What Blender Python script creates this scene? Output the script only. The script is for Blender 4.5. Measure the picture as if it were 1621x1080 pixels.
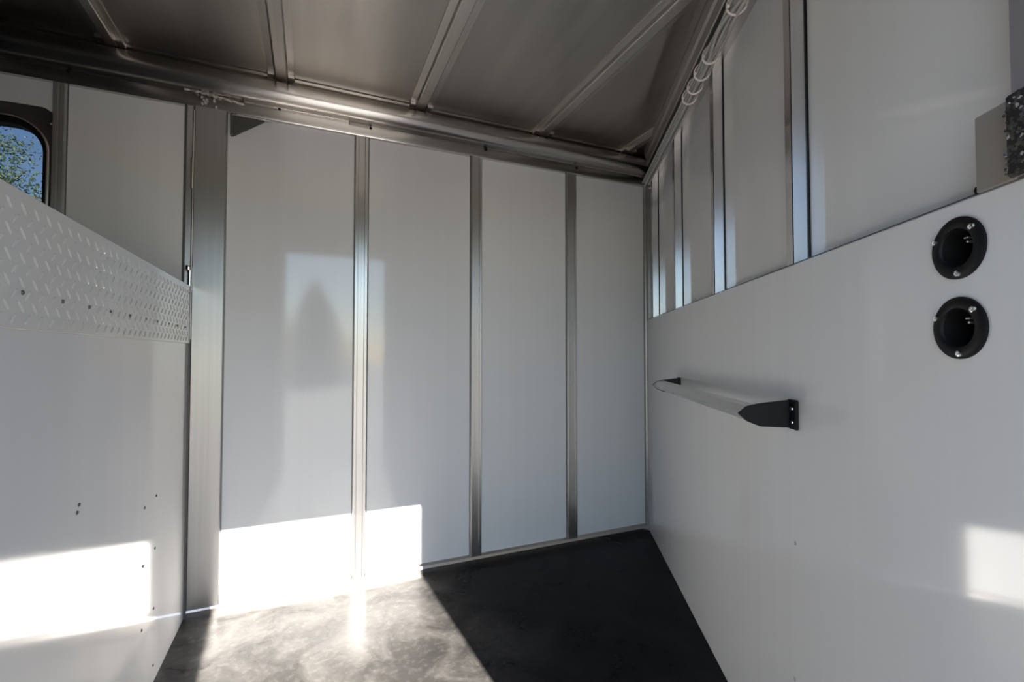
import bpy, bmesh, math, random
from mathutils import Vector, Matrix
random.seed(4)
S = bpy.context.scene
COL = S.collection
for o in list(bpy.data.objects): bpy.data.objects.remove(o)

# ------------------------------------------------------------------ camera, sky, sun, exposure
cam_d = bpy.data.cameras.new('camera'); cam = bpy.data.objects.new('camera', cam_d); COL.objects.link(cam)
cam_d.sensor_width = 36.0; cam_d.lens = 735.0 / 1621.0 * 36.0; cam_d.clip_start = 0.01; cam_d.clip_end = 500
yaw, pitch = math.radians(23.5), math.atan(20 / 735.0)
fw = Vector((math.sin(yaw) * math.cos(pitch), math.cos(yaw) * math.cos(pitch), math.sin(pitch)))
cam.location = (0, 0, 1.1)
cam.rotation_euler = fw.to_track_quat('-Z', 'Y').to_euler()
S.camera = cam

w = bpy.data.worlds.new('sky'); S.world = w; w.use_nodes = True
wn = w.node_tree.nodes; wl = w.node_tree.links
sky = wn.new('ShaderNodeTexSky'); sky.sky_type = 'NISHITA'; sky.sun_disc = False
sun_dir = Vector((-0.065, 1.0, -0.706)).normalized()          # the way the light travels
sky.sun_elevation = math.asin(-sun_dir.z)
sky.sun_rotation = math.atan2(-sun_dir.x, -sun_dir.y)
sky.air_density = 1.1; sky.dust_density = 0.3; sky.ozone_density = 3.5
wn['Background'].inputs['Strength'].default_value = 0.62
wl.new(sky.outputs[0], wn['Background'].inputs['Color'])

sl = bpy.data.lights.new('sun', 'SUN'); sl.energy = 66.0; sl.angle = math.radians(0.53); sl.color = (1.0, 0.94, 0.865)
so = bpy.data.objects.new('sun', sl); COL.objects.link(so); so.location = (0.5, -8, 6)
so.rotation_euler = sun_dir.to_track_quat('-Z', 'Y').to_euler()

S.view_settings.view_transform = 'Standard'; S.view_settings.look = 'None'
S.view_settings.gamma = 1.0; S.view_settings.use_curve_mapping = False
S.view_settings.exposure = -0.35
S.cycles.max_bounces = 14; S.cycles.diffuse_bounces = 8; S.cycles.glossy_bounces = 8
S.cycles.sample_clamp_indirect = 20.0
S.cycles.caustics_reflective = True; S.cycles.blur_glossy = 0.3

# ------------------------------------------------------------------ materials
def mat(name, color, rough=0.5, metal=0.0, bump=None, vary=None, rvary=None, coat=0.0, ior=1.5, aniso=None):
    """bump / vary / rvary: (scale xyz, amount) of a stretched noise in object space."""
    m = bpy.data.materials.new(name); m.use_nodes = True
    n, l = m.node_tree.nodes, m.node_tree.links
    b = n['Principled BSDF']
    b.inputs['Base Color'].default_value = (*color, 1); b.inputs['Roughness'].default_value = rough
    b.inputs['Metallic'].default_value = metal; b.inputs['IOR'].default_value = ior
    b.inputs['Coat Weight'].default_value = coat
    if aniso:
        tg = n.new('ShaderNodeTangent'); tg.direction_type = 'RADIAL'; tg.axis = aniso[0]
        l.new(tg.outputs[0], b.inputs['Tangent']); b.inputs['Anisotropic'].default_value = aniso[1]
    tc = n.new('ShaderNodeTexCoord')
    def noise(sc, detail=4):
        mp = n.new('ShaderNodeMapping'); mp.inputs['Scale'].default_value = sc
        l.new(tc.outputs['Object'], mp.inputs['Vector'])
        t = n.new('ShaderNodeTexNoise'); t.inputs['Scale'].default_value = 1.0; t.inputs['Detail'].default_value = detail
        l.new(mp.outputs[0], t.inputs['Vector']); return t
    if bump:
        prev = None
        for sc, amt, dist in bump:
            t = noise(sc); bp = n.new('ShaderNodeBump'); bp.inputs['Strength'].default_value = amt
            bp.inputs['Distance'].default_value = dist
            l.new(t.outputs['Fac'], bp.inputs['Height'])
            if prev: l.new(prev.outputs[0], bp.inputs['Normal'])
            prev = bp
        l.new(prev.outputs[0], b.inputs['Normal'])
    if vary:
        sc, amt = vary; t = noise(sc, 6)
        mr = n.new('ShaderNodeMapRange'); mr.inputs['From Min'].default_value = .3; mr.inputs['From Max'].default_value = .7
        mr.inputs['To Min'].default_value = 1 - amt; mr.inputs['To Max'].default_value = 1 + amt
        l.new(t.outputs['Fac'], mr.inputs['Value'])
        mx = n.new('ShaderNodeMix'); mx.data_type = 'RGBA'; mx.blend_type = 'MULTIPLY'; mx.inputs['Factor'].default_value = 1
        mx.inputs['A'].default_value = (*color, 1); l.new(mr.outputs[0], mx.inputs['B'])
        l.new(mx.outputs['Result'], b.inputs['Base Color'])
    if rvary:
        sc, lo, hi = rvary; t = noise(sc, 5)
        mr = n.new('ShaderNodeMapRange'); mr.inputs['From Min'].default_value = .3; mr.inputs['From Max'].default_value = .7
        mr.inputs['To Min'].default_value = lo; mr.inputs['To Max'].default_value = hi
        l.new(t.outputs['Fac'], mr.inputs['Value']); l.new(mr.outputs[0], b.inputs['Roughness'])
    return m

M = {}
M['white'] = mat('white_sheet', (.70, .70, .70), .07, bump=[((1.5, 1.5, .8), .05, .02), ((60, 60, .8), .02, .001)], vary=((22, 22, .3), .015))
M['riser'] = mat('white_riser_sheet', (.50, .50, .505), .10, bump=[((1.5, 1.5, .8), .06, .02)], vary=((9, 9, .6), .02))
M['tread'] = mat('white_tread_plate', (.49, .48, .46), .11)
M['alu'] = mat('mill_aluminium_upright', (.62, .61, .60), .35, 1, vary=((90, 90, 1.2), .05), aniso=('Z', .8))
M['alu_side'] = mat('bright_aluminium_upright', (.76, .76, .77), .22, 1, vary=((90, 90, 1.2), .04), aniso=('Z', .6))
M['alu_plate'] = mat('brushed_aluminium_plate', (.49, .485, .48), .36, 1, vary=((60, 60, 1.0), .05), aniso=('Z', .7))
M['alu_rail'] = mat('mill_aluminium_rail', (.60, .57, .54), .24, 1, vary=((2.5, 40, 40), .07), aniso=('X', .5))
M['alu_roof'] = mat('mill_aluminium_roof', (.52, .49, .455), .31, 1, bump=[((2, 1.5, 1), .05, .02)], vary=((14, .8, 1), .07), aniso=('X', .85))
M['alu_beam'] = mat('mill_aluminium_beam', (.60, .57, .54), .36, 1, vary=((40, 1.5, 40), .08))
M['alu_dull'] = mat('dull_aluminium', (.50, .48, .46), .45, 1)
M['rivet'] = mat('dark_rivet', (.12, .12, .12), .4, .6)
M['chrome'] = mat('bright_screw_steel', (.8, .8, .8), .18, 1)
M['bar'] = mat('satin_aluminium_bar', (.80, .80, .80), .33, .85)
M['black'] = mat('black_plastic', (.006, .006, .0065), .5, ior=1.3)
M['seal'] = mat('black_rubber', (.006, .006, .006), .65, ior=1.3)
M['joint'] = mat('grey_joint', (.09, .088, .085), .6)
M['weld'] = mat('weld_bead', (.55, .52, .49), .38, 1, bump=[((220, 220, 220), .7, .003)])
M['gusset'] = mat('dark_gusset_plate', (.12, .115, .11), .5, 1)
M['tan'] = mat('tan_plate', (.30, .275, .25), .42, .25, bump=[((90, 90, 1), .1, .0006)])
M['post'] = mat('grey_post', (.30, .29, .31), .45, .4, bump=[((120, 120, 1), .1, .0006)])
M['wire'] = mat('pale_wire', (.46, .445, .42), .4)
M['tie'] = mat('white_nylon', (.88, .8, .78), .35)
M['frontwall'] = mat('grey_front_lining', (.33, .325, .32), .5)
M['platform'] = mat('grey_carpet', (.09, .088, .085), .95)
M['bark'] = mat('bark', (.10, .075, .055), .9, bump=[((8, 8, 2), .6, .03)])
M['leaf'] = mat('broad_leaf', (.06, .095, .028), .55, vary=((3, 3, 3), .5))
M['needle'] = mat('conifer_needle', (.03, .05, .024), .7, vary=((3, 3, 3), .3))
M['outskin'] = mat('white_outer_skin', (.7, .7, .7), .25)

def floor_mat():
    m = bpy.data.materials.new('dusty_black_rubber'); m.use_nodes = True
    n, l = m.node_tree.nodes, m.node_tree.links; b = n['Principled BSDF']; b.inputs['IOR'].default_value = 1.15
    tc = n.new('ShaderNodeTexCoord')
    def noise(scale, detail, rough=.55, dist=0.0):
        t = n.new('ShaderNodeTexNoise'); t.inputs['Scale'].default_value = scale; t.inputs['Detail'].default_value = detail
        t.inputs['Roughness'].default_value = rough; t.inputs['Distortion'].default_value = dist
        l.new(tc.outputs['Object'], t.inputs['Vector']); return t
    a = noise(4.5, 8, .62, 1.2); c = noise(38, 5, .6, .4); f = noise(320, 3)
    r = n.new('ShaderNodeValToRGB'); r.color_ramp.elements[0].position = .42; r.color_ramp.elements[1].position = .72
    r.color_ramp.elements[0].color = (.011, .0107, .0102, 1); r.color_ramp.elements[1].color = (.030, .0285, .027, 1)
    l.new(a.outputs['Fac'], r.inputs['Fac'])
    r2 = n.new('ShaderNodeValToRGB'); r2.color_ramp.elements[0].position = .5; r2.color_ramp.elements[1].position = .68
    r2.color_ramp.elements[0].color = (0, 0, 0, 1); r2.color_ramp.elements[1].color = (.017, .0162, .0152, 1)
    l.new(c.outputs['Fac'], r2.inputs['Fac'])
    ad = n.new('ShaderNodeMix'); ad.data_type = 'RGBA'; ad.blend_type = 'ADD'; ad.inputs['Factor'].default_value = .42
    l.new(r.outputs[0], ad.inputs['A']); l.new(r2.outputs[0], ad.inputs['B'])
    # sunlit floor painted lighter around the doorway, shaded far corner darker, noise-broken
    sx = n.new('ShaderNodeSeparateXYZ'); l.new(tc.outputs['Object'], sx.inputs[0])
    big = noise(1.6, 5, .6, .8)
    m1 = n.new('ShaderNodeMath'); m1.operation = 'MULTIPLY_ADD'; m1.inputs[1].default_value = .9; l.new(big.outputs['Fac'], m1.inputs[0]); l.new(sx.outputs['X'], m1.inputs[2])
    sun_fall = n.new('ShaderNodeMapRange'); sun_fall.interpolation_type = 'SMOOTHSTEP'
    sun_fall.inputs['From Min'].default_value = .55; sun_fall.inputs['From Max'].default_value = 1.45
    sun_fall.inputs['To Min'].default_value = 2.5; sun_fall.inputs['To Max'].default_value = .55
    l.new(m1.outputs[0], sun_fall.inputs['Value'])
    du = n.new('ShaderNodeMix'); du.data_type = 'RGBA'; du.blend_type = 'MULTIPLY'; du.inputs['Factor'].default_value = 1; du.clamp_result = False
    l.new(ad.outputs['Result'], du.inputs['A']); l.new(sun_fall.outputs[0], du.inputs['B'])
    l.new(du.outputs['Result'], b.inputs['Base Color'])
    mr = n.new('ShaderNodeMapRange'); mr.inputs['To Min'].default_value = .22; mr.inputs['To Max'].default_value = .36
    l.new(a.outputs['Fac'], mr.inputs['Value']); l.new(mr.outputs[0], b.inputs['Roughness'])
    bp = n.new('ShaderNodeBump'); bp.inputs['Strength'].default_value = .08; bp.inputs['Distance'].default_value = .001
    l.new(f.outputs['Fac'], bp.inputs['Height'])
    bp2 = n.new('ShaderNodeBump'); bp2.inputs['Strength'].default_value = .12; bp2.inputs['Distance'].default_value = .002
    l.new(c.outputs['Fac'], bp2.inputs['Height']); l.new(bp.outputs[0], bp2.inputs['Normal'])
    l.new(bp2.outputs[0], b.inputs['Normal'])
    return m
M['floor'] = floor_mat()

def mottle_mat():
    m = bpy.data.materials.new('mottled_strip'); m.use_nodes = True
    n, l = m.node_tree.nodes, m.node_tree.links; b = n['Principled BSDF']; b.inputs['Roughness'].default_value = .8
    tc = n.new('ShaderNodeTexCoord'); v = n.new('ShaderNodeTexVoronoi'); v.inputs['Scale'].default_value = 240
    l.new(tc.outputs['Object'], v.inputs['Vector'])
    sp = n.new('ShaderNodeSeparateColor'); l.new(v.outputs['Color'], sp.inputs[0])
    r = n.new('ShaderNodeValToRGB'); r.color_ramp.interpolation = 'CONSTANT'
    e = r.color_ramp.elements; e[0].position = 0; e[0].color = (.012, .011, .011, 1); e[1].position = .55; e[1].color = (.05, .045, .045, 1)
    for p, c in ((.80, (.07, .08, .045)), (.87, (.09, .08, .10)), (.95, (.35, .34, .33))):
        q = e.new(p); q.color = (*c, 1)
    l.new(sp.outputs[0], r.inputs['Fac']); l.new(r.outputs[0], b.inputs['Base Color'])
    return m
M['mottle'] = mottle_mat()

def ground_mat():
    return mat('pale_gravel', (.13, .125, .118), .9, bump=[((30, 30, 30), .4, .01)], vary=((1.2, 1.2, 1.2), .15))
M['ground'] = ground_mat()

def glass_mat():
    m = bpy.data.materials.new('window_glass'); m.use_nodes = True
    n, l = m.node_tree.nodes, m.node_tree.links
    for x in list(n):
        if x.type == 'BSDF_PRINCIPLED': n.remove(x)
    t = n.new('ShaderNodeBsdfTransparent'); t.inputs['Color'].default_value = (.36, .37, .39, 1)
    g = n.new('ShaderNodeBsdfGlossy'); g.inputs['Roughness'].default_value = .02
    f = n.new('ShaderNodeFresnel'); f.inputs['IOR'].default_value = 1.5
    mx = n.new('ShaderNodeMixShader'); l.new(f.outputs[0], mx.inputs[0]); l.new(t.outputs[0], mx.inputs[1]); l.new(g.outputs[0], mx.inputs[2])
    l.new(mx.outputs[0], n['Material Output'].inputs['Surface'])
    return m
M['glass'] = glass_mat()

# ------------------------------------------------------------------ helpers
def bx(bm, x0, x1, y0, y1, z0, z1, bevel=0.0, seg=1):
    x0, x1 = min(x0, x1), max(x0, x1); y0, y1 = min(y0, y1), max(y0, y1); z0, z1 = min(z0, z1), max(z0, z1)
    v = [bm.verts.new(p) for p in ((x0,y0,z0),(x1,y0,z0),(x1,y1,z0),(x0,y1,z0),(x0,y0,z1),(x1,y0,z1),(x1,y1,z1),(x0,y1,z1))]
    fs = [bm.faces.new([v[i] for i in f]) for f in ((3,2,1,0),(4,5,6,7),(0,1,5,4),(1,2,6,5),(2,3,7,6),(3,0,4,7))]
    if bevel:
        es = list({e for f in fs for e in f.edges})
        bmesh.ops.bevel(bm, geom=es, offset=bevel, segments=seg, affect='EDGES', profile=.5)

def prism(bm, pts, a0, a1, axis):
    """extrude a closed 2-D outline along an axis: 'x' -> (y,z), 'y' -> (x,z), 'z' -> (x,y)"""
    def P(p, a):
        return {'x': (a, p[0], p[1]), 'y': (p[0], a, p[1]), 'z': (p[0], p[1], a)}[axis]
    A = [bm.verts.new(P(p, a0)) for p in pts]; B = [bm.verts.new(P(p, a1)) for p in pts]
    n = len(pts)
    bm.faces.new(A); bm.faces.new(B[::-1])
    for i in range(n): bm.faces.new((A[i], B[i], B[(i+1) % n], A[(i+1) % n]))

def lathe(bm, prof, axis_mat, seg=40):
    """prof: (radius, height) points, revolved about local z of axis_mat"""
    rings = []
    for r, h in prof:
        if r < 1e-6: rings.append([bm.verts.new(axis_mat @ Vector((0, 0, h)))])
        else: rings.append([bm.verts.new(axis_mat @ Vector((r*math.cos(2*math.pi*i/seg), r*math.sin(2*math.pi*i/seg), h))) for i in range(seg)])
    for a, b in zip(rings, rings[1:]):
        for i in range(seg):
            j = (i+1) % seg
            if len(a) == 1: bm.faces.new((a[0], b[i], b[j]))
            elif len(b) == 1: bm.faces.new((a[i], b[0], a[j]))
            else: bm.faces.new((a[i], b[i], b[j], a[j]))

def tube(bm, pts, r, seg=8, taper=None):
    rings = []
    for k, p in enumerate(pts):
        p = Vector(p)
        d = (Vector(pts[min(k+1, len(pts)-1)]) - Vector(pts[max(k-1, 0)])).normalized()
        a = d.orthogonal().normalized() if abs(d.z) > .9 else d.cross(Vector((0, 0, 1))).normalized()
        b = d.cross(a)
        rr = r if taper is None else r * (1 + (taper - 1) * k / (len(pts) - 1))
        rings.append([bm.verts.new(p + a*rr*math.cos(2*math.pi*i/seg) + b*rr*math.sin(2*math.pi*i/seg)) for i in range(seg)])
    for a, b in zip(rings, rings[1:]):
        for i in range(seg): bm.faces.new((a[i], b[i], b[(i+1) % seg], a[(i+1) % seg]))
    bm.faces.new(rings[0][::-1]); bm.faces.new(rings[-1])

def obj(name, bm, m, parent=None, smooth=None, kind=None, loc=None):
    bmesh.ops.recalc_face_normals(bm, faces=bm.faces)
    me = bpy.data.meshes.new(name); bm.to_mesh(me); bm.free(); me.materials.append(m)
    if smooth is not None:
        for p in me.polygons: p.use_smooth = True
        me.set_sharp_from_angle(angle=math.radians(smooth))
    o = bpy.data.objects.new(name, me); COL.objects.link(o)
    if parent: o.parent = parent
    if kind: o['kind'] = kind
    if loc: o.location = loc
    return o
def new(): return bmesh.new()
def boxobj(name, dims, m, parent=None, bevel=0.0, kind=None):
    bm = new(); bx(bm, *dims, bevel=bevel); return obj(name, bm, m, parent, kind=kind)
def copy(o, loc, parent=None):
    c = o.copy(); COL.objects.link(c); c.location = loc
    if parent: c.parent = parent
    return c
def tag(o, label, cat, group=None):
    o['label'] = label; o['category'] = cat
    if group: o['group'] = group
    return o
def empty(name, mw=None):
    o = bpy.data.objects.new(name, None); COL.objects.link(o); o.empty_display_size = .1
    if mw is not None: o.matrix_world = mw
    return o
def rivet_mesh(r=.005, h=.003):
    bm = new(); lathe(bm, [(r, 0), (r*.85, h*.6), (r*.45, h), (0, h)], Matrix(), 10); return bm

D = 2.355            # back wall
ROOF = 2.360
XN = -2.3            # nose end of the raised bay

# ------------------------------------------------------------------ ground, floor
gb = new(); bx(gb, -60, 60, -70, 60, -.75, -.45)
obj('ground', gb, M['ground'], kind='structure')

fb = new()
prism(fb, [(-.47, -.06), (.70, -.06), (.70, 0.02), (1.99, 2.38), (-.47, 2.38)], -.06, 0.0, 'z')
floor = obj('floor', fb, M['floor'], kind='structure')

# ------------------------------------------------------------------ back wall
bm = new()
WX0, WX1, WZ0, WZ1 = -1.68, -.925, 1.47, 2.03        # window opening
bx(bm, XN, WX0, D+.02, D+.06, 0, ROOF); bx(bm, WX1, 2.2, D+.02, D+.06, 0, ROOF)
bx(bm, WX0, WX1, D+.02, D+.06, 0, WZ0); bx(bm, WX0, WX1, D+.02, D+.06, WZ1, ROOF)
wall_back = obj('wall_back', bm, M['outskin'], kind='structure')
def panel(x0, x1, z0, z1, par, m):
    return boxobj('panel', (x0, x1, D, D+.018, z0, z1), m, par, .002)
PX = [(-.882, -.50), (-.342, .187), (.261, .775), (.849, 1.362), (1.44, 1.93)]
for i, (a, b) in enumerate(PX): panel(a-.004, b+.004, .0, 2.17, wall_back, M['white'])
panel(WX0-.019, WX1+.02, WZ1+.015, 2.17, wall_back, M['white'])
panel(WX0-.019, WX1+.02, 1.30, WZ0-.015, wall_back, M['white'])
panel(XN, WX0-.02, 1.30, 2.17, wall_back, M['white'])
# uprights: a shallow box with a raised middle and thin lips
def stud_profile(x0, x1, d=.016):
    return [(x0, D+.018), (x0, D-d+.005), (x0+.004, D-d), (x0+.016, D-d), (x0+.018, D-d+.0025), (x1-.018, D-d+.0025), (x1-.016, D-d), (x1-.004, D-d), (x1, D-d+.005), (x1, D+.018)]
for x0, x1 in ((-.928, -.888), (.190, .254), (.782, .843), (1.369, 1.434), (1.936, 1.975)):
    bm = new(); prism(bm, [(p[0], p[1]) for p in stud_profile(x0, x1)], .02, 2.165, 'z')
    st = obj('stud', bm, M['alu'], wall_back)
    for q in (x0-.0025, x1):                                     # sealant line each side
        boxobj('joint', (q, q+.0025, D-.001, D+.004, .04, 2.16), M['joint'], st)
# wide frame plate with a narrow hinge strip beside it
boxobj('frame_plate', (-.462, -.345, D-.022, D+.018, .03, 2.165), M['alu_plate'], wall_back, .003)
boxobj('joint', (-.3485, -.343, D-.004, D+.004, .03, 2.16), M['joint'], wall_back)
boxobj('hinge_strip', (-.492, -.467, D-.017, D+.018, 1.2, 2.165), M['alu'], wall_back, .003)
boxobj('joint', (-.502, -.492, D-.004, D+.004, 1.2, 2.16), M['joint'], wall_back)
bm = new(); tube(bm, [(-.4645, D-.022, 1.16), (-.4645, D-.022, 2.14)], .004, 8); obj('hinge_pin', bm, M['alu_dull'], wall_back, 40)
bm = new(); tube(bm, [(-.4655, D-.026, 1.80), (-.4655, D-.026, 1.93)], .0075, 10); obj('hinge_knuckle', bm, M['alu_dull'], wall_back, 40)
bm = new(); tube(bm, [(-.468, D-.028, 1.36), (-.468, D-.028, 1.45)], .009, 10)
lathe(bm, [(0, -.012), (.012, -.01), (.014, 0), (.012, .01), (0, .012)], Matrix.Translation((-.472, D-.034, 1.46)), 14)
obj('latch', bm, M['chrome'], wall_back, 40)
# bottom rail
bm = new(); prism(bm, [(D-.022, .0), (D-.022, .022), (D-.016, .034), (D-.002, .042), (D+.016, .042), (D+.016, 0)], -.468, 1.952, 'x')
obj('baseboard_back', bm, M['alu_rail'], kind='structure')
# top rail: flat band, groove, round tube, roof flange
prof = [(D+.018, 2.158), (D-.020, 2.158), (D-.022, 2.162), (D-.022, 2.206), (D-.019, 2.209), (D-.019, 2.213), (D-.022, 2.216)]
cy, cz, rr = D-.024, 2.275, .056
for k in range(13):
    a = math.radians(-95 - k * 13.5); prof.append((cy + rr*math.cos(a), cz + rr*math.sin(a)))
prof += [(D-.010, 2.331), (D-.012, 2.341), (D-.034, 2.343), (D-.037, 2.345), (D-.037, 2.356), (D-.034, 2.358), (D+.018, 2.358)]
bm = new(); prism(bm, prof, XN, 2.0, 'x')
top = obj('top_rail', bm, M['alu_rail'], wall_back, 35)
for x, z, r in ((-.88, 2.205, .006), (.26, 2.203, .007), (.86, 2.205, .010), (1.43, 2.195, .008), (-.14, 2.215, .006)):
    bm = new(); lathe(bm, [(r, -.002), (r, .002), (r*.5, .003), (r*.4, .0015), (0, .0015)], Matrix.Translation((x, D-.022, z)) @ Matrix.Rotation(math.pi/2, 4, 'X'), 14)
    obj('rivet', bm, M['seal'], top, 40)
bm = new(); bx(bm, .16, .25, D-.028, D-.018, 2.198, 2.212, .003); obj('cover_strip', bm, M['weld'], top)
# weld lumps over the frame plate, corner gusset below
bm = new()
pts = [(-.50 + .22*k/30, D-.028 + random.uniform(-.002, .002), 2.222 - .02*k/30 + random.uniform(-.003, .003)) for k in range(31)]
tube(bm, pts, .006, 6)
for k in range(9):
    pts2 = (-.41 + random.uniform(-.03, .03), D-.026, 2.185 + random.uniform(-.025, .03))
    lathe(bm, [(0, -.008), (.006, -.005), (.008, 0), (.006, .005), (0, .008)], Matrix.Translation(pts2), 8)
obj('weld_bead', bm, M['weld'], top, 60)
bm = new(); prism(bm, [(-.332, 2.158), (-.332, 2.06), (-.322, 2.06), (-.20, 2.148), (-.20, 2.158)], D-.018, D-.002, 'y')
g = obj('gusset', bm, M['gusset'], wall_back)
bm = new(); tube(bm, [(-.326, D-.02, 2.06), (-.328, D-.02, 2.15), (-.30, D-.02, 2.152), (-.17, D-.02, 2.152)], .0055, 6); obj('weld_bead', bm, M['weld'], g, 60)

# window in the raised bay
def rrect(x0, x1, z0, z1, r, seg=8):
    pts = []
    for cx, cz_, a0 in ((x1-r, z1-r, 0), (x0+r, z1-r, 90), (x0+r, z0+r, 180), (x1-r, z0+r, 270)):
        for k in range(seg+1):
            a = math.radians(a0 + 90*k/seg); pts.append((cx + r*math.cos(a), cz_ + r*math.sin(a)))
    return pts
def ring(bm, outer, inner, y0, y1):
    n = len(outer)
    V = [[bm.verts.new((p[0], y, p[1])) for p in L] for L, y in ((outer, y0), (inner, y0), (inner, y1), (outer, y1))]
    for a, b in ((0, 1), (1, 2), (2, 3), (3, 0)):
        for i in range(n):
            j = (i+1) % n; bm.faces.new((V[a][i], V[a][j], V[b][j], V[b][i]))
window = empty('window_1', Matrix.Translation(((WX0+WX1)/2, D, WZ0))); window['kind'] = 'structure'
wi = window.matrix_world.inverted()
def wobj(name, bm, m, smooth=None, kind=None):
    bm.transform(wi); return obj(name, bm, m, window, smooth)
GX0, GX1, GZ0, GZ1 = -1.64, -.955, 1.50, 1.975
bm = new(); ring(bm, rrect(WX0-.02, WX1-.002, WZ0-.02, WZ1+.022, .035), rrect(GX0-.016, GX1+.014, GZ0-.02, GZ1+.022, .115), D-.012, D+.03)
wobj('frame', bm, M['alu_rail'], 35)
bm = new(); ring(bm, rrect(GX0-.022, GX1+.019, GZ0-.026, GZ1+.028, .12), rrect(GX0-.017, GX1+.015, GZ0-.021, GZ1+.023, .116), D-.018, D)
wobj('frame_bead', bm, M['alu'], 35)
bm = new(); ring(bm, rrect(GX0-.018, GX1+.016, GZ0-.022, GZ1+.024, .115), rrect(GX0, GX1, GZ0, GZ1, .10), D-.006, D+.045)
wobj('seal', bm, M['seal'], 35)
bm = new(); prism(bm, rrect(GX0-.01, GX1+.01, GZ0-.01, GZ1+.012, .105), D+.024, D+.028, 'y')
wobj('pane', bm, M['glass'])
bm = new(); lathe(bm, [(.006, 0), (.005, .004), (0, .005)], Matrix.Translation((-.935, D-.012, 1.992)) @ Matrix.Rotation(math.pi/2, 4, 'X'), 12)
wobj('screw', bm, M['chrome'], 40)

# ------------------------------------------------------------------ left wall: riser under the raised bay, tread plate on top
bm = new(); bx(bm, -.53, -.478, -.06, D+.02, -.06, 1.365)
wall_left = obj('wall_left', bm, M['outskin'], kind='structure')
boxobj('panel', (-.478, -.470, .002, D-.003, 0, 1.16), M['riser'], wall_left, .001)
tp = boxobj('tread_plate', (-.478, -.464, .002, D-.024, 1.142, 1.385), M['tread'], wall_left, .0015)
bm = new()
def lozenge(bm, y, z, ang, L=.0145, W=.0032, H=.0024):
    x = -.464
    ca, sa = math.cos(ang), math.sin(ang)
    def q(u, v, h): return bm.verts.new((x + h, y + u*ca - v*sa, z + u*sa + v*ca))
    base = [q(-L, 0, -.0002), q(-L*.45, -W, -.0002), q(L*.45, -W, -.0002), q(L, 0, -.0002), q(L*.45, W, -.0002), q(-L*.45, W, -.0002)]
    t = [q(-L*.55, 0, H), q(L*.55, 0, H)]
    for f in ((base[0], base[1], t[0]), (base[1], base[2], t[1], t[0]), (base[2], base[3], t[1]), (base[3], base[4], t[1]), (base[4], base[5], t[0], t[1]), (base[5], base[0], t[0])):
        bm.faces.new(f)
P = .043; ny = int((D-.05)/P); nz = 6
for i in range(ny):
    for j in range(nz):
        y, z = .03 + i*P, 1.160 + j*P
        if z < 1.374: lozenge(bm, y, z, math.radians(48))
        if z + P/2 < 1.374: lozenge(bm, y + P/2, z + P/2, math.radians(-48))
obj('raised_tread', bm, M['tread'], tp, kind='stuff')
RX = Matrix.Rotation(math.pi/2, 4, 'Y')
bm = rivet_mesh(.0048, .003); bm.transform(RX); rv = obj('rivet', bm, M['rivet'], tp, 50, loc=(-.464, 1.087, 1.207))
for y in (1.231, 1.355, 1.479, 1.615, 1.755, 1.869, 2.009, 2.119, 2.243, .95, .82, .70): copy(rv, (-.464, y, 1.206), tp)
for y, z in ((1.923, .622), (1.804, .617), (1.921, .448), (1.80, .438), (1.92, .25), (1.80, .242), (1.926, .06), (1.347, .762), (1.338, .747), (1.2, .24), (1.2, .06)):
    copy(rv, (-.470, y, z), wall_left)
# dark joint between riser and the upright behind it
boxobj('joint', (-.472, -.462, D-.024, D-.002, .0, 1.385), M['joint'], wall_left)
# bed platform of the raised bay and its closing walls
boxobj('trim_1', (XN, -.478, -.06, D+.02, 1.30, 1.378), M['platform'], kind='structure')
boxobj('wall_nose', (XN-.05, XN, -.06, D+.06, 1.25, ROOF), M['platform'], kind='structure')

# ------------------------------------------------------------------ front wall with the doorway behind the camera
DX0, DX1, DH = -.213, .672, 2.03
bm = new()
bx(bm, XN, DX0, -.06, 0, -.06, ROOF); bx(bm, DX1, 2.2, -.06, 0, -.06, ROOF); bx(bm, DX0, DX1, -.06, 0, DH, ROOF)
obj('wall_front', bm, M['frontwall'], kind='structure')

# ------------------------------------------------------------------ right wall: slanted bulkhead; local x runs away from the door, local y into the room
dr = Vector((-.488, -.873, 0)).normalized(); nn = Vector((-.873, .488, 0)).normalized()
RM = Matrix(((-dr.x, nn.x, 0, 1.958), (-dr.y, nn.y, 0, D), (0, 0, 1, 0), (0, 0, 0, 1)))
def rb(name, s0, s1, o0, o1, z0, z1, m, parent=None, bevel=0.0, kind=None):
    bm = new(); bx(bm, -s1, -s0, o0, o1, z0, z1, bevel); return obj(name, bm, m, parent, kind=kind)
SE = 2.60
bm = new(); bx(bm, -SE, .03, -.10, -.055, -.06, ROOF)
wall_right = obj('wall_right', bm, M['outskin'], kind='structure'); wall_right.matrix_world = RM
lp = rb('lower_panel', .004, SE, -.055, 0, .001, 1.314, M['white'], wall_right, .003)
def cut_hole(o, x, z, r, depth):
    bm = new(); lathe(bm, [(0, -depth), (r, -depth), (r, .02), (0, .02)], Matrix.Translation((x, 0, z)) @ Matrix.Rotation(-math.pi/2, 4, 'X'), 40)
    c = obj('cutter', bm, M['seal']); c.matrix_world = RM
    m = o.modifiers.new('cut', 'BOOLEAN'); m.object = c; m.operation = 'DIFFERENCE'; m.solver = 'EXACT'
    bpy.context.view_layer.update()
    me = bpy.data.meshes.new_from_object(o.evaluated_get(bpy.context.evaluated_depsgraph_get()))
    o.modifiers.clear(); o.data = me; bpy.data.objects.remove(c)
for cs, cz_ in ((2.304, 1.248), (2.303, 1.136)): cut_hole(lp, -cs, cz_, .029, .046)
rb('ledge_line', .03, 2.335, -.042, -.004, 1.314, 1.317, M['joint'], wall_right)
posts = [(.145, .178), (.674, .708), (1.242, 1.276), (1.806, 1.840)]
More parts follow.
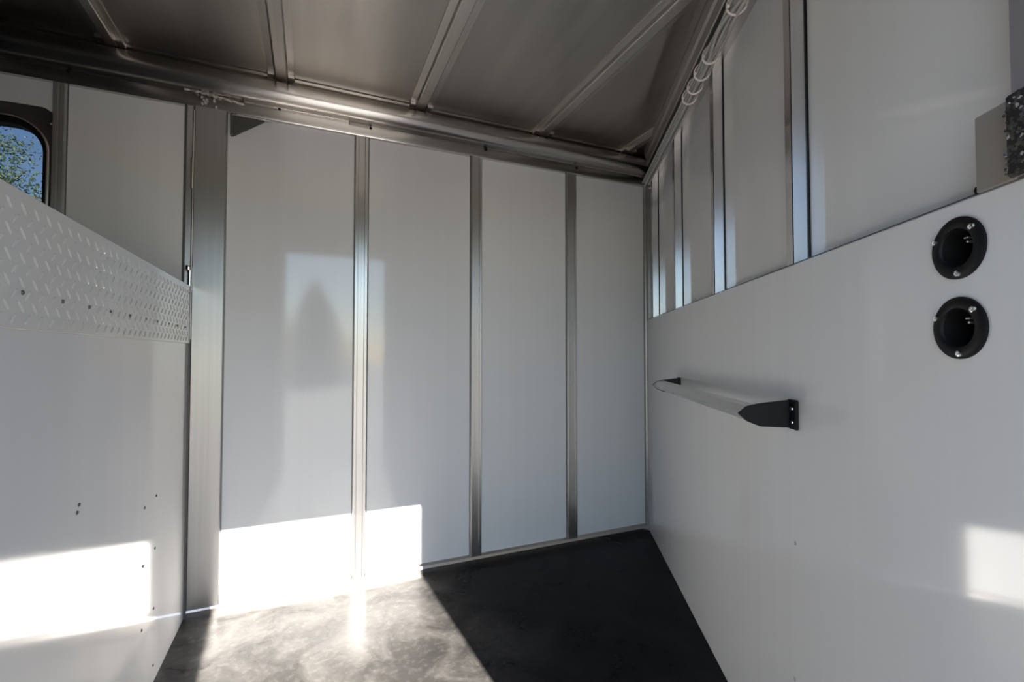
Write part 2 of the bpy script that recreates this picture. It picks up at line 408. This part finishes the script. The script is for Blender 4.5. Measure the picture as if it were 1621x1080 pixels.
edges = [.03] + [v for p in posts for v in p] + [2.338]
for k in range(0, len(edges), 2):
    rb('panel', edges[k]-.003, edges[k+1]+.003, -.055, -.040, 1.316, 2.175, M['white'], wall_right, .001)
for s0, s1 in posts:
    bm = new()
    prism(bm, [(-s1, -.05), (-s1, -.004), (-s1+.002, -.002), (-s0-.002, -.002), (-s0, -.004), (-s0, -.05)], 1.316, 2.175, 'z')
    st = obj('stud', bm, M['alu_side'], wall_right)
    rb('joint', s1, s1+.005, -.041, -.037, 1.32, 2.166, M['seal'], st)
rb('corner_angle', -.004, .012, -.05, .010, .03, 2.15, M['alu'], wall_right, .002)
rb('corner_angle', .012, .05, -.05, -.03, 1.32, 2.15, M['alu'], wall_right, .002)
# header: angle with a lip, dark gap, box beam under the roof
bm = new(); prism(bm, [(-.05, 2.166), (-.002, 2.166), (.003, 2.17), (.003, 2.178), (-.003, 2.181), (-.003, 2.187), (.003, 2.19), (.003, 2.196), (-.05, 2.196)], -SE, -.02, 'x')
hd = obj('header', bm, M['alu_rail'], wall_right)
rb('joint', .03, SE, -.05, -.012, 2.196, 2.262, M['seal'], wall_right)
bm = new(); prism(bm, [(-.05, 2.256), (.012, 2.256), (.016, 2.26), (.016, 2.305), (.024, 2.315), (.028, 2.34), (.028, ROOF-.002), (-.05, ROOF-.002)], -SE, -.10, 'x')
obj('roof_box_beam', bm, M['alu_dull'], wall_right)
rb('end_post', 2.388, 2.58, -.05, .004, 1.316, 2.3, M['post'], wall_right, .002)
# tiny screw marks on the lower panel
bm = rivet_mesh(.005, .0025); bm.transform(Matrix.Rotation(-math.pi/2, 4, 'X')); rv2 = obj('screw', bm, M['alu_dull'], wall_right, 50, loc=(-1.831, 0, .649))
copy(rv2, (-1.818, 0, .322), wall_right)
bm = new(); lathe(bm, [(0, -.006), (.004, -.004), (.005, 0), (.004, .004), (0, .006)], Matrix.Translation((-2.332, -.004, 1.320)), 12); obj('corner_clip', bm, M['seal'], wall_right, 40)

# ------------------------------------------------------------------ roof: sheets and cross beams
bm = new(); bx(bm, XN-.05, 2.3, -.06, D+.06, ROOF+.012, ROOF+.05)
ceiling = obj('ceiling', bm, M['outskin'], kind='structure')
BX = [(-1.42, .085), (-.742, .083), (-.132, .110), (.500, .115), (1.193, .115), (1.782, .083)]
xs = [XN] + [b[0] for b in BX] + [2.25]
for a, b in zip(xs, xs[1:]):
    boxobj('roof_panel', (a+.003, b-.003, 0, D, ROOF, ROOF+.012), M['alu_roof'], ceiling)
for x, wd in BX:
    h = wd/2
    pr = [(x-h, ROOF), (x-h, ROOF-.006), (x-h*.52, ROOF-.008), (x-h*.44, ROOF-.022), (x-h*.36, ROOF-.024), (x+h*.36, ROOF-.024), (x+h*.44, ROOF-.022), (x+h*.52, ROOF-.008), (x+h, ROOF-.006), (x+h, ROOF)]
    y0 = 0.0
    if x > .70: y0 = D - (1.958 - x)/.488*.873 - .02
    bm = new(); prism(bm, pr, max(y0, 0), D-.034, 'y'); bmo = obj('roof_beam', bm, M['alu_beam'], ceiling)
    for sx in (-.75, .75):
        boxobj('beam_clip', (x+sx*h-.014, x+sx*h+.014, D-.075, D-.030, ROOF-.022, ROOF-.006), M['alu_beam'], bmo, .002)

# ------------------------------------------------------------------ blanket bar
rail = empty('towel_rail', RM @ Matrix.Translation((-1.30, 0, .955)))
tag(rail, 'slim aluminium bar held off the white lower wall by two black brackets', 'rail')
def at(x, y, z): return (x + 1.30, y, z - .955)       # wall coordinates -> bar coordinates
def bracket(sc, side, zc):
    """arm narrows from the wall flange to a pointed nose, plate faces along the bar"""
    bm = new()
    out = [(.004, -.031), (.075, -.029), (.103, -.018), (.121, -.002), (.123, .002), (.103, .019), (.075, .026), (.004, .035)]
    prism(bm, [(a, zc - .955 + b) for a, b in out], (-sc + 1.30) - .006, (-sc + 1.30) + .006, 'x')
    o = obj('bracket', bm, M['black'], rail)
    f0, f1 = (-sc + 1.30) - (.004 if side < 0 else .022), (-sc + 1.30) + (.022 if side < 0 else .004)
    bm = new(); bx(bm, f0 - (.012 if side > 0 else .012), f1, 0, .009, zc - .955 - .033, zc - .955 + .037, .002)
    obj('flange', bm, M['black'], o)
    for dz in (-.016, .016):
        bm = new(); lathe(bm, [(.0055, 0), (.005, .003), (.0025, .0035), (0, .0025)], Matrix.Translation((f0 + .002 if side > 0 else f1 - .006, .009, zc - .955 + dz)) @ Matrix.Rotation(-math.pi/2, 4, 'X'), 12)
        obj('screw', bm, M['chrome'], o, 40)
    return o
bracket(1.825, 1, .953); bracket(.79, -1, .953)
bm = new(); prism(bm, [(.123, -.002), (.103, .017), (.078, .020), (.078, -.022), (.103, -.018)], -1.820 + 1.30, -.795 + 1.30, 'x')
obj('bar', bm, M['bar'], rail)

# ------------------------------------------------------------------ two flush black cups
def cup(s, z, label, spin):
    mw = RM @ Matrix.Translation((-s, 0, z)) @ Matrix.Rotation(-math.pi/2, 4, 'X') @ Matrix.Rotation(spin, 4, 'Z')
    t = empty('round_cup', mw); tag(t, label, 'socket', 'round black recessed cups on the right wall')
    R = .0435
    bm = new(); lathe(bm, [(R, 0), (R, .003), (R-.003, .0055), (.031, .0065), (.028, .005), (.0265, .002)], Matrix(), 48); obj('flange', bm, M['black'], t, 35)
    bm = new(); lathe(bm, [(.0275, .004), (.0265, -.002), (.024, -.036), (.021, -.041), (.0, -.041)], Matrix(), 40); obj('cup', bm, M['seal'], t, 35)
    for a in (97, 220, 335):
        a = math.radians(a)
        bm = new(); lathe(bm, [(.0042, .0055), (.004, .0085), (.0022, .009), (.0018, .0078), (0, .0078)], Matrix.Translation((.0365*math.cos(a), .0365*math.sin(a), 0)), 14); obj('screw', bm, M['chrome'], t, 40)
    bm = new()
    bx(bm, -.0125, -.006, -.0135, -.0115, -.012, -.001, .0006); bx(bm, -.0105, -.0075, -.0085, -.0055, -.02, -.003, .0006)
    obj('glint', bm, M['bar'], t)  # bright slivers added to stand for the glint inside the cup
    return t
cup(2.304, 1.248, 'black round flanged cup with three bright screws, upper of the pair', 0.0)
cup(2.303, 1.136, 'black round flanged cup with three bright screws, lower of the pair', 0.0)

# ------------------------------------------------------------------ cover plate, mottled strip at the door end of the slanted wall
bm = new(); bx(bm, -.028, .0275, -.02, .02, 0, .103, .002)
cp = obj('cover_plate', bm, M['tan']); cp.matrix_world = RM @ Matrix.Translation((-2.3605, -.019, 1.3145))
tag(cp, 'plain tan metal plate standing on the lower wall at the right edge', 'plate')
bm = new(); bx(bm, -.05, .0, -.004, .006, 0, .101, .003)
for k in range(40):
    zz = random.uniform(.003, .099); r = random.uniform(.0012, .0026)
    lathe(bm, [(0, -r), (r*.8, -r*.6), (r, 0), (r*.8, r*.6), (0, r)], Matrix.Translation((random.uniform(-.04, .0), .006, zz)), 6)
ms = obj('edging_strip', bm, M['mottle']); ms.matrix_world = RM @ Matrix.Translation((-2.3905, .0085, 1.3145))
tag(ms, 'dark mottled upright strip right of the tan plate', 'strip')

# ------------------------------------------------------------------ wiring along the header
cb = empty('cord_bundle', RM @ Matrix.Translation((-1.6, .029, 2.139)))
tag(cb, 'bundle of pale wires tied with white cable ties along the ceiling edge', 'cable')
random.seed(9)
for k in range(10):
    ph = k * .628*2; rad = .0085 if k % 2 else .0195; bm = new(); pts = []
    for i in range(91):
        u = i/90; x = 1.45 - 2.3*u            # from the far corner towards the door
        loose = max(0.0, min(1.0, (u - .46)*8))
        tw = ph + loose*(.9*math.sin(u*26 + k*1.3)) * (1 if k % 3 else 0)
        rr = rad * (.95 + .15*loose) * (1 + loose*.15*math.sin(u*40 + k))
        pts.append((x, rr*math.cos(tw), rr*1.1*math.sin(tw)))
    tube(bm, pts, .0056, 7); obj('wire', bm, M['wire'], cb, 60)
for s in (1.10, 1.175, 1.265, 1.365, 1.60, 1.80):
    bm = new(); n = 24
    pts = [(-s + 1.6 + .010*math.cos(2*math.pi*i/n + .6), .0265*math.cos(2*math.pi*i/n), .0285*math.sin(2*math.pi*i/n)) for i in range(n+1)]
    tube(bm, pts, .0038, 6); bx(bm, -s+1.6-.006, -s+1.6+.002, .022, .031, -.012, -.002, .001)
    obj('cable_tie', bm, M['tie'], cb, 50)

# ------------------------------------------------------------------ trees outside
def leaf_quad(bm, p, size, up=None):
    d = Vector((random.gauss(0, 1), random.gauss(0, 1), random.gauss(0, .7))).normalized()
    e = d.orthogonal().normalized(); e = (Matrix.Rotation(random.uniform(0, 6.28), 3, d) @ e)
    f = d.cross(e)
    v = [bm.verts.new(p + e*size*a + f*size*b) for a, b in ((-1, 0), (0, -.42), (1, 0), (0, .42))]
    bm.faces.new(v)

def broad_tree(x, y, h, seed, label):
    random.seed(seed)
    t = empty('leafy_tree', Matrix.Translation((x, y, -.45))); tag(t, label, 'tree')
    bm = new(); tube(bm, [(0, 0, -.05), (.05, .02, h*.3), (0, .08, h*.65), (.02, .03, h*.97)], .17, 10, .2); obj('trunk', bm, M['bark'], t, 60)
    bb = new(); lb = new()
    for k in range(56):
        z0 = h*random.uniform(.22, .93); a = random.uniform(0, 6.28); L = h*.42*(1.08 - z0/h)+.35
        p0 = Vector((0.02, .04, z0)); p1 = p0 + Vector((math.cos(a)*L*.6, math.sin(a)*L*.6, L*.15)); p2 = p0 + Vector((math.cos(a)*L, math.sin(a)*L, L*.28))
        tube(bb, [p0, p1, p2], .035, 5, .25)
        for q in range(240):
            u = random.uniform(.25, 1.05); c = p0.lerp(p2, u)
            leaf_quad(lb, c + Vector((random.gauss(0, .3), random.gauss(0, .3), random.gauss(0, .26))), random.uniform(.035, .075))
    obj('branches', bb, M['bark'], t, 60); obj('foliage', lb, M['leaf'], t, kind='stuff')
broad_tree(-8.9, 19.2, 8.6, 3, 'sunlit leafy green tree seen through the rounded window at the left edge')

def conifer(x, y, h, r, seed, label):
    random.seed(seed)
    t = empty('conifer', Matrix.Translation((x, y, -.45))); tag(t, label, 'tree')
    bm = new(); tube(bm, [(0, 0, -.05), (0, 0, h*.5), (0, 0, h*.98)], .2, 8, .1); obj('trunk', bm, M['bark'], t, 60)
    lb = new()
    for lv in range(26):
        u = lv/25; z0 = h*(.06 + .92*u); R = r*(1-u)**.85 + .06
        for k in range(11):
            a = k*.571 + lv*.9 + random.uniform(-.2, .2); L = R*random.uniform(.72, 1.12)
            for q in range(15):
                v = (q+1)/15; p = Vector((math.cos(a)*L*v, math.sin(a)*L*v, z0 - L*.28*v + L*.10*v*v))
                for s_ in range(2): leaf_quad(lb, p + Vector((random.gauss(0, .07), random.gauss(0, .07), random.gauss(0, .05))), .17*(1.15-v*.6))
    obj('foliage', lb, M['needle'], t, kind='stuff')
conifer(.25, -24, 5.6, 3.5, 5, 'dark conifer mirrored in the glossy back wall panel')
